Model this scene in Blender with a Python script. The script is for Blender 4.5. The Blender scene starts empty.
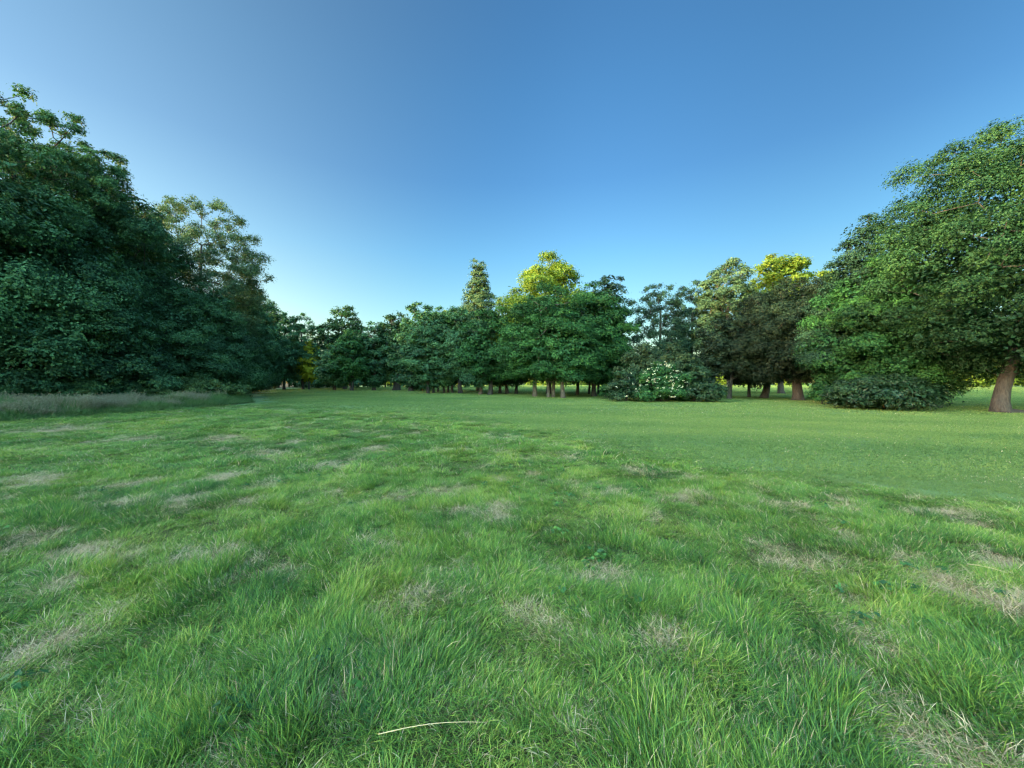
import bpy, math, random
import numpy as np

C = bpy.context
S = C.scene
COL = S.collection
R = math.radians

# ------------------------------------------------------------------ camera
F = 384.6            # focal length in pixels of the 1024 px wide picture
EYE = 1.65
HOR = 383.0
cam = bpy.data.cameras.new('camera')
cam.sensor_width = 36.0
cam.lens = 36.0 * F / 1024.0
cam.clip_start = 0.05
cam.clip_end = 8000
camo = bpy.data.objects.new('camera', cam)
COL.objects.link(camo)
camo.location = (0, 0, EYE)
camo.rotation_euler = (R(90) - math.atan((384.0 - HOR) / F), 0, 0)
S.camera = camo

# ------------------------------------------------------------------ light
SUN_EL, SUN_AZ = 5.4, -110.0
W = bpy.data.worlds.new('World')
S.world = W
W.use_nodes = True
nt = W.node_tree
nt.nodes.clear()
N = nt.nodes.new
L = nt.links.new
out = N('ShaderNodeOutputWorld')
bg = N('ShaderNodeBackground')
sky = N('ShaderNodeTexSky')
sky.sky_type = 'NISHITA'
sky.sun_disc = False
sky.sun_elevation = R(SUN_EL)
sky.sun_rotation = R(SUN_AZ)
sky.ozone_density = 2.0
sky.dust_density = 0.6
tc = N('ShaderNodeTexCoord')
dot = N('ShaderNodeVectorMath'); dot.operation = 'DOT_PRODUCT'
b = np.array((-0.22, -0.58, 0.78)); b = b / np.linalg.norm(b)
dot.inputs[1].default_value = tuple(b)
L(tc.outputs['Generated'], dot.inputs[0])
mr = N('ShaderNodeMapRange'); mr.interpolation_type = 'SMOOTHSTEP'     # added fill light: sky brightened high behind the camera to lift the shaded ground
mr.inputs['From Min'].default_value = 0.28
mr.inputs['From Max'].default_value = 0.90
L(dot.outputs['Value'], mr.inputs['Value'])
cmix = N('ShaderNodeMix'); cmix.data_type = 'RGBA'
cmix.inputs[6].default_value = (0.56, 0.90, 1.12, 1)
cmix.inputs[7].default_value = (12.5, 13.2, 10.8, 1)
L(mr.outputs[0], cmix.inputs[0])
tint = N('ShaderNodeMix'); tint.data_type = 'RGBA'; tint.blend_type = 'MULTIPLY'
tint.inputs[0].default_value = 1.0
L(cmix.outputs[2], tint.inputs[7])
# paler air towards the horizon
sep = N('ShaderNodeSeparateXYZ'); L(tc.outputs['Generated'], sep.inputs[0])
hz = N('ShaderNodeValToRGB'); e = hz.color_ramp.elements
K = 3.2
stops = [(0.0, (3.0, 2.05, 1.45)), (.20, (2.30, 1.85, 1.50)), (.31, (1.80, 1.70, 1.58)), (.46, (1.36, 1.40, 1.46)), (.60, (1.26, 1.36, 1.42)), (.72, (1.20, 1.28, 1.34))]
while len(e) < len(stops): e.new(.5)
for el, (p_, c_) in zip(e, stops): el.position = p_; el.color = (c_[0] / K, c_[1] / K, c_[2] / K, 1)
L(sep.outputs['Z'], hz.inputs[0])
d2 = N('ShaderNodeVectorMath'); d2.operation = 'DOT_PRODUCT'
b2 = np.array((-.86, .12, .48)); b2 = b2 / np.linalg.norm(b2); d2.inputs[1].default_value = tuple(b2)
L(tc.outputs['Generated'], d2.inputs[0])
m2 = N('ShaderNodeMapRange'); m2.interpolation_type = 'SMOOTHSTEP'; m2.inputs['From Min'].default_value = .35; m2.inputs['From Max'].default_value = 1.0
L(d2.outputs['Value'], m2.inputs['Value'])
lg = N('ShaderNodeMix'); lg.data_type = 'RGBA'; lg.inputs[6].default_value = (K, K, K, 1); lg.inputs[7].default_value = (K * 2.0, K * 1.28, K * .98, 1)
L(m2.outputs[0], lg.inputs[0])
h1 = N('ShaderNodeMix'); h1.data_type = 'RGBA'; h1.blend_type = 'MULTIPLY'; h1.inputs[0].default_value = 1
L(hz.outputs[0], h1.inputs[6]); L(lg.outputs[2], h1.inputs[7])
h2 = N('ShaderNodeMix'); h2.data_type = 'RGBA'; h2.blend_type = 'MULTIPLY'; h2.inputs[0].default_value = 1
L(sky.outputs[0], h2.inputs[6]); L(h1.outputs[2], h2.inputs[7])
m3 = N('ShaderNodeMapRange'); m3.interpolation_type = 'SMOOTHSTEP'
for k_, v_ in (('From Min', .10), ('From Max', .66), ('To Min', 1.0), ('To Max', .64)): m3.inputs[k_].default_value = v_
L(sep.outputs['X'], m3.inputs['Value'])
h3 = N('ShaderNodeMix'); h3.data_type = 'RGBA'; h3.blend_type = 'MULTIPLY'; h3.inputs[0].default_value = 1
L(h2.outputs[2], h3.inputs[6]); L(m3.outputs[0], h3.inputs[7])
L(h3.outputs[2], tint.inputs[6])
L(tint.outputs[2], bg.inputs['Color'])
bg.inputs['Strength'].default_value = 0.0762
L(bg.outputs[0], out.inputs[0])

sl = bpy.data.lights.new('sun', 'SUN')
sl.energy = 5.0
sl.angle = R(0.5)
sl.color = (1.0, 0.84, 0.46)
slo = bpy.data.objects.new('sun', sl)
COL.objects.link(slo)
slo.rotation_euler = (R(90 - SUN_EL), 0, R(180 - SUN_AZ) )
slo.location = (-40, -10, 60)

S.view_settings.view_transform = 'Standard'
S.view_settings.look = 'None'
S.view_settings.gamma = 1.0
S.view_settings.use_curve_mapping = False
S.view_settings.exposure = 2.0
S.render.engine = 'CYCLES'
S.cycles.max_bounces = 5
S.cycles.diffuse_bounces = 3
S.cycles.glossy_bounces = 1
S.cycles.transmission_bounces = 3
S.cycles.transparent_max_bounces = 4
S.cycles.use_denoising = True
S.cycles.pixel_filter_type = 'BLACKMAN_HARRIS'
S.cycles.filter_width = 1.3
S.cycles.use_adaptive_sampling = True
S.cycles.adaptive_threshold = 0.02
S.cycles.sample_clamp_indirect = 6
S.cycles.caustics_reflective = False
S.cycles.caustics_refractive = False

RNG = np.random.default_rng(7)

# ------------------------------------------------------------------ helpers
def tag(o, label=None, cat=None, group=None, kind=None):
    if label: o['label'] = label
    if cat: o['category'] = cat
    if group: o['group'] = group
    if kind: o['kind'] = kind
    return o

def vnoise(x, y, scale, seed=0):
    """smooth value noise, -1..1"""
    r = np.random.default_rng(seed)
    T = r.uniform(-1, 1, (64, 64))
    x = np.asarray(x, float) / scale + 17.3; y = np.asarray(y, float) / scale + 5.7
    xi = np.floor(x).astype(int); yi = np.floor(y).astype(int)
    fx = x - xi; fy = y - yi
    fx = fx * fx * (3 - 2 * fx); fy = fy * fy * (3 - 2 * fy)
    a = T[xi % 64, yi % 64]; b_ = T[(xi + 1) % 64, yi % 64]
    c = T[xi % 64, (yi + 1) % 64]; d = T[(xi + 1) % 64, (yi + 1) % 64]
    return (a * (1 - fx) + b_ * fx) * (1 - fy) + (c * (1 - fx) + d * fx) * fy

BX = np.array([-60, -30, -18, -6, 0.96, 3, 4.95, 6.2, 8, 12, 30.])
BY = np.array([30, 28, 26, 20.5, 13.2, 9.3, 6.7, 4.75, 2, -4, -30.])
def rough(x, y):
    """1 inside the unmown grass, 0 on the mown lawn"""
    yb = np.interp(x, BX, BY) + 1.1 * vnoise(x, y, 2.2, 3) + 0.5 * vnoise(x, y, 0.5, 4)
    w = 0.7 + 0.07 * np.abs(yb)
    return np.clip((yb - y) / w * 0.5 + 0.5, 0, 1)

BANK = np.array([(-60, 4), (-27, 11.5), (-23.2, 16.5), (-22.2, 21), (-21.9, 26), (-22.6, 31)], float)
def seg_dist(x, y, P):
    d = np.full(np.shape(x), 1e9)
    for i in range(len(P) - 1):
        a, e = P[i], P[i + 1] - P[i]
        t = np.clip(((x - a[0]) * e[0] + (y - a[1]) * e[1]) / (e @ e), 0, 1)
        d = np.minimum(d, np.hypot(x - a[0] - t * e[0], y - a[1] - t * e[1]))
    return d
def ground_h(x, y):
    x = np.asarray(x, float); y = np.asarray(y, float)
    r = rough(x, y)
    near = np.exp(-(np.hypot(x, y) / 30.0) ** 2)
    h = 0.035 * r * near * vnoise(x, y, 0.55, 11) + 0.06 * r * near * vnoise(x, y, 1.7, 12)
    h = h + 0.05 * vnoise(x, y, 9.0, 13) * np.clip(np.hypot(x, y) / 12, 0, 1)
    bd = seg_dist(x, y, BANK)
    h = h + 0.22 * np.exp(-(bd / 1.9) ** 2)
    return h
def gz(x, y):
    return float(ground_h(np.array([x]), np.array([y]))[0])

# patches of dead grass, where the photograph shows them (pixel x, y, radius in m)
DRYPX = [(472, 571, .20), (545, 567, .14), (680, 652, .20), (770, 554, .26), (805, 560, .2), (995, 569, .30), (1015, 605, .4),
         (50, 722, .18), (30, 660, .18), (180, 506, .35), (120, 504, .35), (245, 508, .22), (292, 566, .2), (575, 460, .4),
         (492, 526, .3), (600, 575, .2), (860, 640, .22), (985, 760, .2), (395, 495, .35), (440, 490, .35), (690, 500, .35),
         (640, 475, .4), (60, 430, 1.2), (130, 440, .8), (330, 465, .6), (500, 440, .6), (945, 516, .4), (720, 600, .12),
         (205, 660, .10), (350, 690, .12), (600, 700, .10), (420, 600, .16), (380, 548, .2), (20, 545, .35), (90, 560, .25),
         (160, 620, .14), (900, 560, .2), (840, 590, .16), (560, 630, .10), (270, 455, .6), (220, 440, .7), (30, 480, .5)]
DRY = [((px - 512) / F * (EYE * F / (py - HOR)), EYE * F / (py - HOR), r) for px, py, r in DRYPX]
def dry(x, y):
    d = np.zeros(np.shape(x))
    wx = x + 0.10 * vnoise(x, y, 0.25, 21) + 0.12 * vnoise(x, y, 0.6, 22); wy = y + 0.10 * vnoise(x, y, 0.25, 23) + 0.12 * vnoise(x, y, 0.6, 24)
    for a, b_, r in DRY:
        q = ((wx - a) / (r * .95)) ** 2 + ((wy - b_) / (r * .75)) ** 2
        d = np.maximum(d, .85 * np.exp(-q * 1.3))
    n = vnoise(x, y, 0.6, 25) * 0.55 + vnoise(x, y, 0.24, 26) * 0.5
    d = np.maximum(d, np.clip((n - 0.27) * 2.0, 0, 0.75))
    return d * rough(x, y)

def mesh_from(name, V, FV, FN, mats, midx=None, attrs=None, smooth=False):
    """V (n,3); FV flat loop vertex indices; FN loops per face"""
    me = bpy.data.meshes.new(name)
    V = np.ascontiguousarray(V, np.float32)
    FV = np.ascontiguousarray(FV, np.int32); FN = np.ascontiguousarray(FN, np.int32)
    me.vertices.add(len(V)); me.vertices.foreach_set('co', V.ravel())
    me.loops.add(len(FV)); me.loops.foreach_set('vertex_index', FV)
    me.polygons.add(len(FN))
    st_ = np.zeros(len(FN), np.int32); st_[1:] = np.cumsum(FN)[:-1]
    me.polygons.foreach_set('loop_start', st_)
    for m in mats: me.materials.append(m)
    if midx is not None: me.polygons.foreach_set('material_index', np.ascontiguousarray(midx, np.int32))
    me.update(calc_edges=True)
    if attrs:
        for k, (dom, arr) in attrs.items():
            a = me.attributes.new(k, 'FLOAT', dom); a.data.foreach_set('value', np.ascontiguousarray(arr, np.float32))
    me.polygons.foreach_set('use_smooth', np.full(len(FN), smooth))
    return me

def link(name, me, parent=None, loc=(0, 0, 0), rz=0):
    o = bpy.data.objects.new(name, me)
    COL.objects.link(o)
    o.location = loc; o.rotation_euler = (0, 0, rz)
    if parent: o.parent = parent
    return o

class MB:
    def __init__(s): s.V = []; s.FV = []; s.FN = []; s.n = 0
    def add(s, V, faces, k):
        V = np.asarray(V, float); faces = np.asarray(faces)
        s.V.append(V); s.FV.append((faces + s.n).ravel()); s.FN.append(np.full(len(faces), k)); s.n += len(V)
    def tube(s, P, rad, sides=7, wob=0.0, rng=None):
        P = np.asarray(P, float); rad = np.asarray(rad, float)
        T = np.gradient(P, axis=0); T /= np.linalg.norm(T, axis=1)[:, None] + 1e-9
        up = np.array([1.0, 0, 0]) if abs(T[0][0]) < 0.8 else np.array([0, 1.0, 0])
        A = np.cross(T, up); A /= np.linalg.norm(A, axis=1)[:, None] + 1e-9
        B = np.cross(T, A)
        ang = np.linspace(0, 2 * np.pi, sides, endpoint=False)
        rr = np.ones((len(P), sides))
        if wob and rng is not None:
            rr += wob * (np.sin(ang * 3 + rng.uniform(0, 6))[None] + rng.normal(0, 0.5, (1, sides)) + rng.normal(0, 0.3, rr.shape))
        V = P[:, None] + (A[:, None] * np.cos(ang)[None, :, None] + B[:, None] * np.sin(ang)[None, :, None]) * (rad[:, None] * rr)[..., None]
        V = V.reshape(-1, 3)
        i = np.arange(len(P) - 1)[:, None] * sides; j = np.arange(sides)[None]; j2 = (j + 1) % sides
        q = np.stack([i + j, i + j2, i + sides + j2, i + sides + j], -1).reshape(-1, 4)
        s.add(V, q, 4)
        cap = np.arange(sides)[None] + (len(P) - 1) * sides
        s.FV.append((cap + s.n - len(V)).ravel()); s.FN.append(np.array([sides]))
    def mesh(s, name, mats, smooth=True):
        return mesh_from(name, np.concatenate(s.V), np.concatenate(s.FV), np.concatenate(s.FN), mats, smooth=smooth)

# ------------------------------------------------------------------ materials
def new_mat(name):
    m = bpy.data.materials.new(name); m.use_nodes = True
    t = m.node_tree; t.nodes.clear()
    return m, t
def ramp(t, stops, interp='LINEAR'):
    r = t.nodes.new('ShaderNodeValToRGB'); r.color_ramp.interpolation = interp
    e = r.color_ramp.elements
    while len(e) < len(stops): e.new(0.5)
    for el, (p, c) in zip(e, stops): el.position = p; el.color = (*c, 1)
    return r
def leaf_mat(name, dark, mid, light, trans=0.24, gloss=0.14, rough_=0.6):
    m, t = new_mat(name)
    n = t.nodes.new; l = t.links.new
    at = n('ShaderNodeAttribute'); at.attribute_name = 'v'
    rp = ramp(t, [(0.0, dark), (0.5, mid), (1.0, light)])
    l(at.outputs['Fac'], rp.inputs[0])
    pb = n('ShaderNodeBsdfPrincipled'); pb.inputs['Roughness'].default_value = rough_
    pb.inputs['Specular IOR Level'].default_value = gloss
    l(rp.outputs[0], pb.inputs['Base Color'])
    tr = n('ShaderNodeBsdfTranslucent')
    mx = n('ShaderNodeMix'); mx.data_type = 'RGBA'; mx.blend_type = 'MULTIPLY'; mx.inputs[0].default_value = 1
    mx.inputs[7].default_value = (1.1, 1.1, 0.5, 1)
    l(rp.outputs[0], mx.inputs[6]); l(mx.outputs[2], tr.inputs['Color'])
    ms = n('ShaderNodeMixShader'); ms.inputs[0].default_value = trans
    o = n('ShaderNodeOutputMaterial')
    l(pb.outputs[0], ms.inputs[1]); l(tr.outputs[0], ms.inputs[2]); l(ms.outputs[0], o.inputs[0])
    return m
LM = {
    'forest':  leaf_mat('leaf_forest', (.019, .056, .030), (.041, .112, .050), (.082, .190, .070)),
    'dense':   leaf_mat('leaf_dense', (.013, .044, .026), (.029, .088, .041), (.056, .148, .056)),
    'green':   leaf_mat('leaf_green', (.009, .037, .013), (.021, .078, .023), (.050, .145, .034)),
    'oak':     leaf_mat('leaf_oak', (.007, .027, .012), (.016, .052, .020), (.040, .098, .028)),
    'yew':     leaf_mat('leaf_yew', (.005, .013, .007), (.010, .023, .012), (.019, .037, .017), trans=.12),
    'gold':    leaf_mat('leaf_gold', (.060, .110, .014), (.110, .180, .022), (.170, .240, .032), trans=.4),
    'yellow':  leaf_mat('leaf_sunlit_yellow', (.20, .24, .02), (.38, .40, .035), (.55, .52, .06), trans=.5),  # sunlight put into the leaf colour of a tree that stands in shade
    'grey':    leaf_mat('leaf_grey', (.030, .066, .036), (.054, .105, .050), (.085, .148, .065)),
    'conifer': leaf_mat('leaf_conifer', (.036, .070, .030), (.060, .110, .045), (.090, .150, .060), trans=.15),
    'blue':    leaf_mat('leaf_blue', (.009, .028, .018), (.018, .050, .028), (.032, .076, .040)),
    'copper':  leaf_mat('leaf_copper', (.014, .032, .015), (.028, .054, .024), (.048, .080, .034)),
    'holly':   leaf_mat('leaf_holly', (.007, .022, .010), (.013, .038, .015), (.026, .062, .020), gloss=.2, rough_=.45, trans=.1),
    'bramble': leaf_mat('leaf_bramble', (.022, .052, .018), (.045, .092, .030), (.080, .130, .045)),
    'flower':  leaf_mat('flower_white', (.34, .38, .20), (.48, .50, .33), (.60, .60, .46), trans=.2),
}
def bark_mat(name, c1, c2):
    m, t = new_mat(name); n = t.nodes.new; l = t.links.new
    tc_ = n('ShaderNodeTexCoord'); mp = n('ShaderNodeMapping'); mp.inputs['Scale'].default_value = (7, 7, 1.6)
    nz = n('ShaderNodeTexNoise'); nz.inputs['Scale'].default_value = 2.2; nz.inputs['Detail'].default_value = 6
    l(tc_.outputs['Object'], mp.inputs[0]); l(mp.outputs[0], nz.inputs[0])
    rp = ramp(t, [(0.32, c1), (0.68, c2)]); l(nz.outputs[0], rp.inputs[0])
    bp = n('ShaderNodeBump'); bp.inputs['Strength'].default_value = .9; bp.inputs['Distance'].default_value = .06
    l(nz.outputs[0], bp.inputs['Height'])
    pb = n('ShaderNodeBsdfPrincipled'); pb.inputs['Roughness'].default_value = .9
    l(rp.outputs[0], pb.inputs['Base Color']); l(bp.outputs[0], pb.inputs['Normal'])
    o = n('ShaderNodeOutputMaterial'); l(pb.outputs[0], o.inputs[0])
    return m
BARK = bark_mat('bark_brown', (.015, .015, .014), (.044, .043, .040))
BARKG = bark_mat('bark_grey', (.045, .043, .036), (.130, .124, .105))
BARKR = bark_mat('bark_reddish', (.018, .017, .015), (.056, .049, .042))

# ------------------------------------------------------------------ foliage
def leaf_quads(P, Nrm, size, rng, aspect=0.6, flip=None):
    """rhombic leaves at P facing Nrm"""
    n = len(P)
    Nrm = Nrm / (np.linalg.norm(Nrm, axis=1)[:, None] + 1e-9)
    a = rng.normal(size=(n, 3)); a -= (a * Nrm).sum(1)[:, None] * Nrm
    if flip is not None: a = a * (1 - flip) + np.array([0, 0, -1.0]) * flip; a -= (a * Nrm).sum(1)[:, None] * Nrm
    a /= np.linalg.norm(a, axis=1)[:, None] + 1e-9
    b_ = np.cross(Nrm, a)
    s = np.asarray(size)[:, None] * 0.5
    k = (0.15 + 0.2 * rng.random((n, 1)))
    V = np.stack([P - a * s, P + b_ * s * aspect - a * s * k + Nrm * s * .18, P + a * s, P - b_ * s * aspect - a * s * k + Nrm * s * .18], 1)
    return V.reshape(-1, 3)

def crown_radius(prof, t):
    if prof == 'cone2': return np.clip(1 - t, 0, 1) * .9 + .1
    t = np.clip(t, 0, 1)
    if prof == 'round': return np.sqrt(np.clip(1 - (2 * t ** 0.85 - 1) ** 2, 0, 1)) ** 0.85
    if prof == 'dome': return np.clip(1 - t ** 2.6, 0, 1) ** 0.55 * np.clip(0.72 + t * 1.2, 0, 1)
    if prof == 'cone': return np.clip(1 - t, 0, 1) ** 0.8 * np.clip(0.6 + 3 * t, 0, 1)
    if prof == 'column': return np.clip(1 - (2 * t - 1) ** 4, 0, 1) ** 0.5
    if prof == 'spread': return np.sqrt(np.clip(1 - (1.25 * t - 0.25) ** 2, 0, 1)) * np.clip(.82 + t, 0, 1)
    if prof == 'mound': return np.sqrt(np.clip(1 - t ** 2, 0, 1))
def sample_clumps(rng, nc, Rx, Ry, z0, z1, prof, lob=0.18, inner=0.42, lobes=False):
    if lobes:
        m = max(6, int(nc / 8)); base = sample_clumps(rng, max(4, int(nc * .50)), Rx, Ry, z0, z1, prof, lob * .6, inner)
        Rm0 = min(math.sqrt(2 * max(Rx, Ry) * (z1 - z0) / m) * .75, Rx * .45)
        Rm = Rm0 * rng.uniform(.7, 1.25, m)
        M = sample_clumps(rng, m, Rx - Rm0 * .55, Ry - Rm0 * .55 if Ry > Rm0 else Ry * .6, z0 + Rm0 * .2, max(z1 - Rm0 * .75, z0 + 1e-3), prof, lob * .8, .75)
        ctr = np.array([0, 0, z0 + (z1 - z0) * .4])
        C_ = list(base)
        for i in range(nc - len(base)):
            j = i % m
            d = rng.normal(size=(10, 3)); o_ = (M[j] - ctr); o_ = o_ / (np.linalg.norm(o_) + 1e-6)
            d = d + o_ * .9 + np.array([0, 0, .35]); d /= np.linalg.norm(d, axis=1)[:, None]
            cand = M[j] + d * Rm[j] * rng.uniform(.55, 1.0, (10, 1)) * np.array([1, 1, .8])
            cand[:, 2] = np.clip(cand[:, 2], z0, z1 + .1 * Rm0)
            q = np.hypot(cand[:, 0] / Rx, cand[:, 1] / Ry); cand[:, :2] /= np.maximum(q, 1)[:, None] ** .8
            if C_:
                dd = np.linalg.norm(cand[:, None] - np.array(C_)[None], axis=2).min(1); C_.append(cand[int(np.argmax(dd))])
            else: C_.append(cand[0])
        return np.array(C_)
    k = rng.uniform(0, 6.28, 4)
    C_ = []
    T = 14
    for i in range(nc):
        t = rng.random(T * 3)
        w = crown_radius(prof, t)
        keep = rng.random(T * 3) < w ** .6 + 0.22
        t = t[keep][:T]
        if not len(t): t = rng.random(3)
        az = rng.uniform(0, 2 * np.pi, len(t))
        lobe = 1 + lob * (np.sin(3 * az + k[0] + 4 * t) * .6 + np.sin(5 * az + k[1] - 5 * t) * .4) + rng.normal(0, .06, len(t))
        rho = inner + (1 - inner) * rng.random(len(t)) ** 0.45
        rr = crown_radius(prof, t) * lobe * rho
        z = z0 + (z1 - z0) * t * (1 + 0.05 * np.sin(2 * az + k[2]) * (t > .6))
        cand = np.stack([rr * Rx * np.cos(az), rr * Ry * np.sin(az), z], 1)
        if C_:
            d = np.linalg.norm(cand[:, None] - np.array(C_)[None], axis=2).min(1)
            C_.append(cand[int(np.argmax(d))])
        else: C_.append(cand[0])
    return np.array(C_)
def foliage(rng, CL, rc, center, leaf, n_leaves, flat=0.6, droop=0.0, spray=9, up=0.9, twig=0.22, tint_off=0.0):
    """clumps -> twigs -> leaves. returns V, v"""
    nc = len(CL)
    w = rc ** 2; w = w / w.sum()
    n_tw = max(nc * 3, int(n_leaves / spray))
    ci = rng.choice(nc, n_tw, p=w)
    d = rng.normal(size=(n_tw, 3)); d /= np.linalg.norm(d, axis=1)[:, None]
    outw = CL[ci] - center; outw[:, 2] *= 0.4; outw /= np.linalg.norm(outw, axis=1)[:, None] + 1e-6
    d = d + outw * 0.45; d[:, 2] += 0.30
    d /= np.linalg.norm(d, axis=1)[:, None]
    rad = rng.random(n_tw) ** 0.33 * (1 + 0.25 * (rng.random(n_tw) < .12))
    tw = CL[ci] + d * (rc[ci] * rad)[:, None] * np.array([1, 1, flat])
    hd = d.copy(); hd[:, 2] *= .35; hl = np.hypot(hd[:, 0], hd[:, 1])
    tw[:, 2] -= droop * (hl * rad) ** 2 * rc[ci]
    cv = rng.normal(0, .15, nc)[ci]; tv = rng.normal(0, .10, n_tw)
    ti = np.repeat(np.arange(n_tw), spray)
    n = len(ti)
    s_along = (rng.random(n) - .35) * 2
    dirn = hd[ti] + rng.normal(0, .35, (n, 3)); dirn[:, 2] -= droop * .5
    P = tw[ti] + dirn * (s_along * twig * rc[ci][ti])[:, None] + rng.normal(0, leaf * .55, (n, 3)) * np.array([1, 1, .7])
    Nn = rng.normal(0, .42, (n, 3)) + d[ti] * .95; Nn[:, 2] += up * .75
    sz = leaf * rng.uniform(.65, 1.35, n)
    V = leaf_quads(P, Nn, sz, rng)
    v = np.clip(.5 + cv[ti] + tv[ti] + rng.normal(0, .16, n) + tint_off, 0, 1)
    return V, v

def quads_mesh(name, V, v, mat, extra=None):
    n = len(V) // 4
    FV = np.arange(n * 4); FN = np.full(n, 4)
    return mesh_from(name, V, FV, FN, [mat], attrs={'v': ('FACE', v)})

def skeleton(rng, mb, CL, trunk, base_z, r_base, frac=0.55, sides=7, gnarl=.12, thin=.018):
    """grow limbs from the trunk polyline to the clump centres"""
    nodes = [tuple(p) for p in trunk]
    par = [-1] + list(range(len(trunk) - 1))
    n0 = len(trunk)
    order = np.argsort(np.linalg.norm((CL - trunk[-1]) * np.array([1, 1, .6]), axis=1))
    tips = []
    for i in order:
        c = CL[i]
        A = np.array(nodes)
        dd = np.linalg.norm(A - c, axis=1) + np.where(A[:, 2] > c[2] - .2, 1.6 * (A[:, 2] - c[2] + .4), 0) + np.where(A[:, 2] < base_z, 1.5 * (base_z - A[:, 2]), 0)
        j = int(np.argmin(dd)); p = A[j]
        v = c - p; ln = np.linalg.norm(v)
        k = 3 if ln > 2.5 else 2 if ln > 1.2 else 1
        last = j
        for q in range(1, k + 1):
            f = q / (k + 1)
            pt = p + v * f + rng.normal(0, gnarl * ln * .32, 3) + np.array([0, 0, -0.10 * ln * math.sin(f * math.pi)])
            nodes.append(tuple(pt)); par.append(last); last = len(nodes) - 1
        nodes.append(tuple(c)); par.append(last); tips.append(len(nodes) - 1)
    A = np.array(nodes); n = len(A)
    cnt = np.zeros(n)
    for tpi in tips: cnt[tpi] += 1
    for i in range(n - 1, 0, -1): cnt[par[i]] += cnt[i]
    tot = max(cnt[0], 1)
    rad = r_base * (np.maximum(cnt, .35) / tot) ** 0.52 * .85
    rad = np.maximum(rad, thin)
    kids = {}
    for i in range(1, n): kids.setdefault(par[i], []).append(i)
    for i in range(n0 - 1): # trunk radii keep a clean taper
        rad[i] = max(rad[i], r_base * (1 - .45 * i / n0))
    tz = np.array(trunk)
    # trunk tube with flare
    tr = np.array([rad[i] for i in range(n0)])
    mb.tube(tz, tr, sides=max(sides + 3, 10), wob=.05, rng=rng)
    stack = [(0, [])]
    done = set(range(n0))
    starts = []
    for i in range(n):
        for k in kids.get(i, []):
            if k < n0: continue
            ks = [q for q in kids[i] if q >= n0]
            if i < n0 or k != max(ks, key=lambda q: cnt[q]): starts.append((i, k))
    for i, k in starts:
        path = [i, k]
        while True:
            ks = kids.get(path[-1], [])
            if not ks: break
            path.append(max(ks, key=lambda q: cnt[q]))
        rr = rad[path].copy(); rr[0] = min(rr[0], rr[1] * 1.15)
        rr[-1] *= .5
        mb.tube(A[path], rr, sides=5 if rr[1] < .08 else sides)

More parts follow.
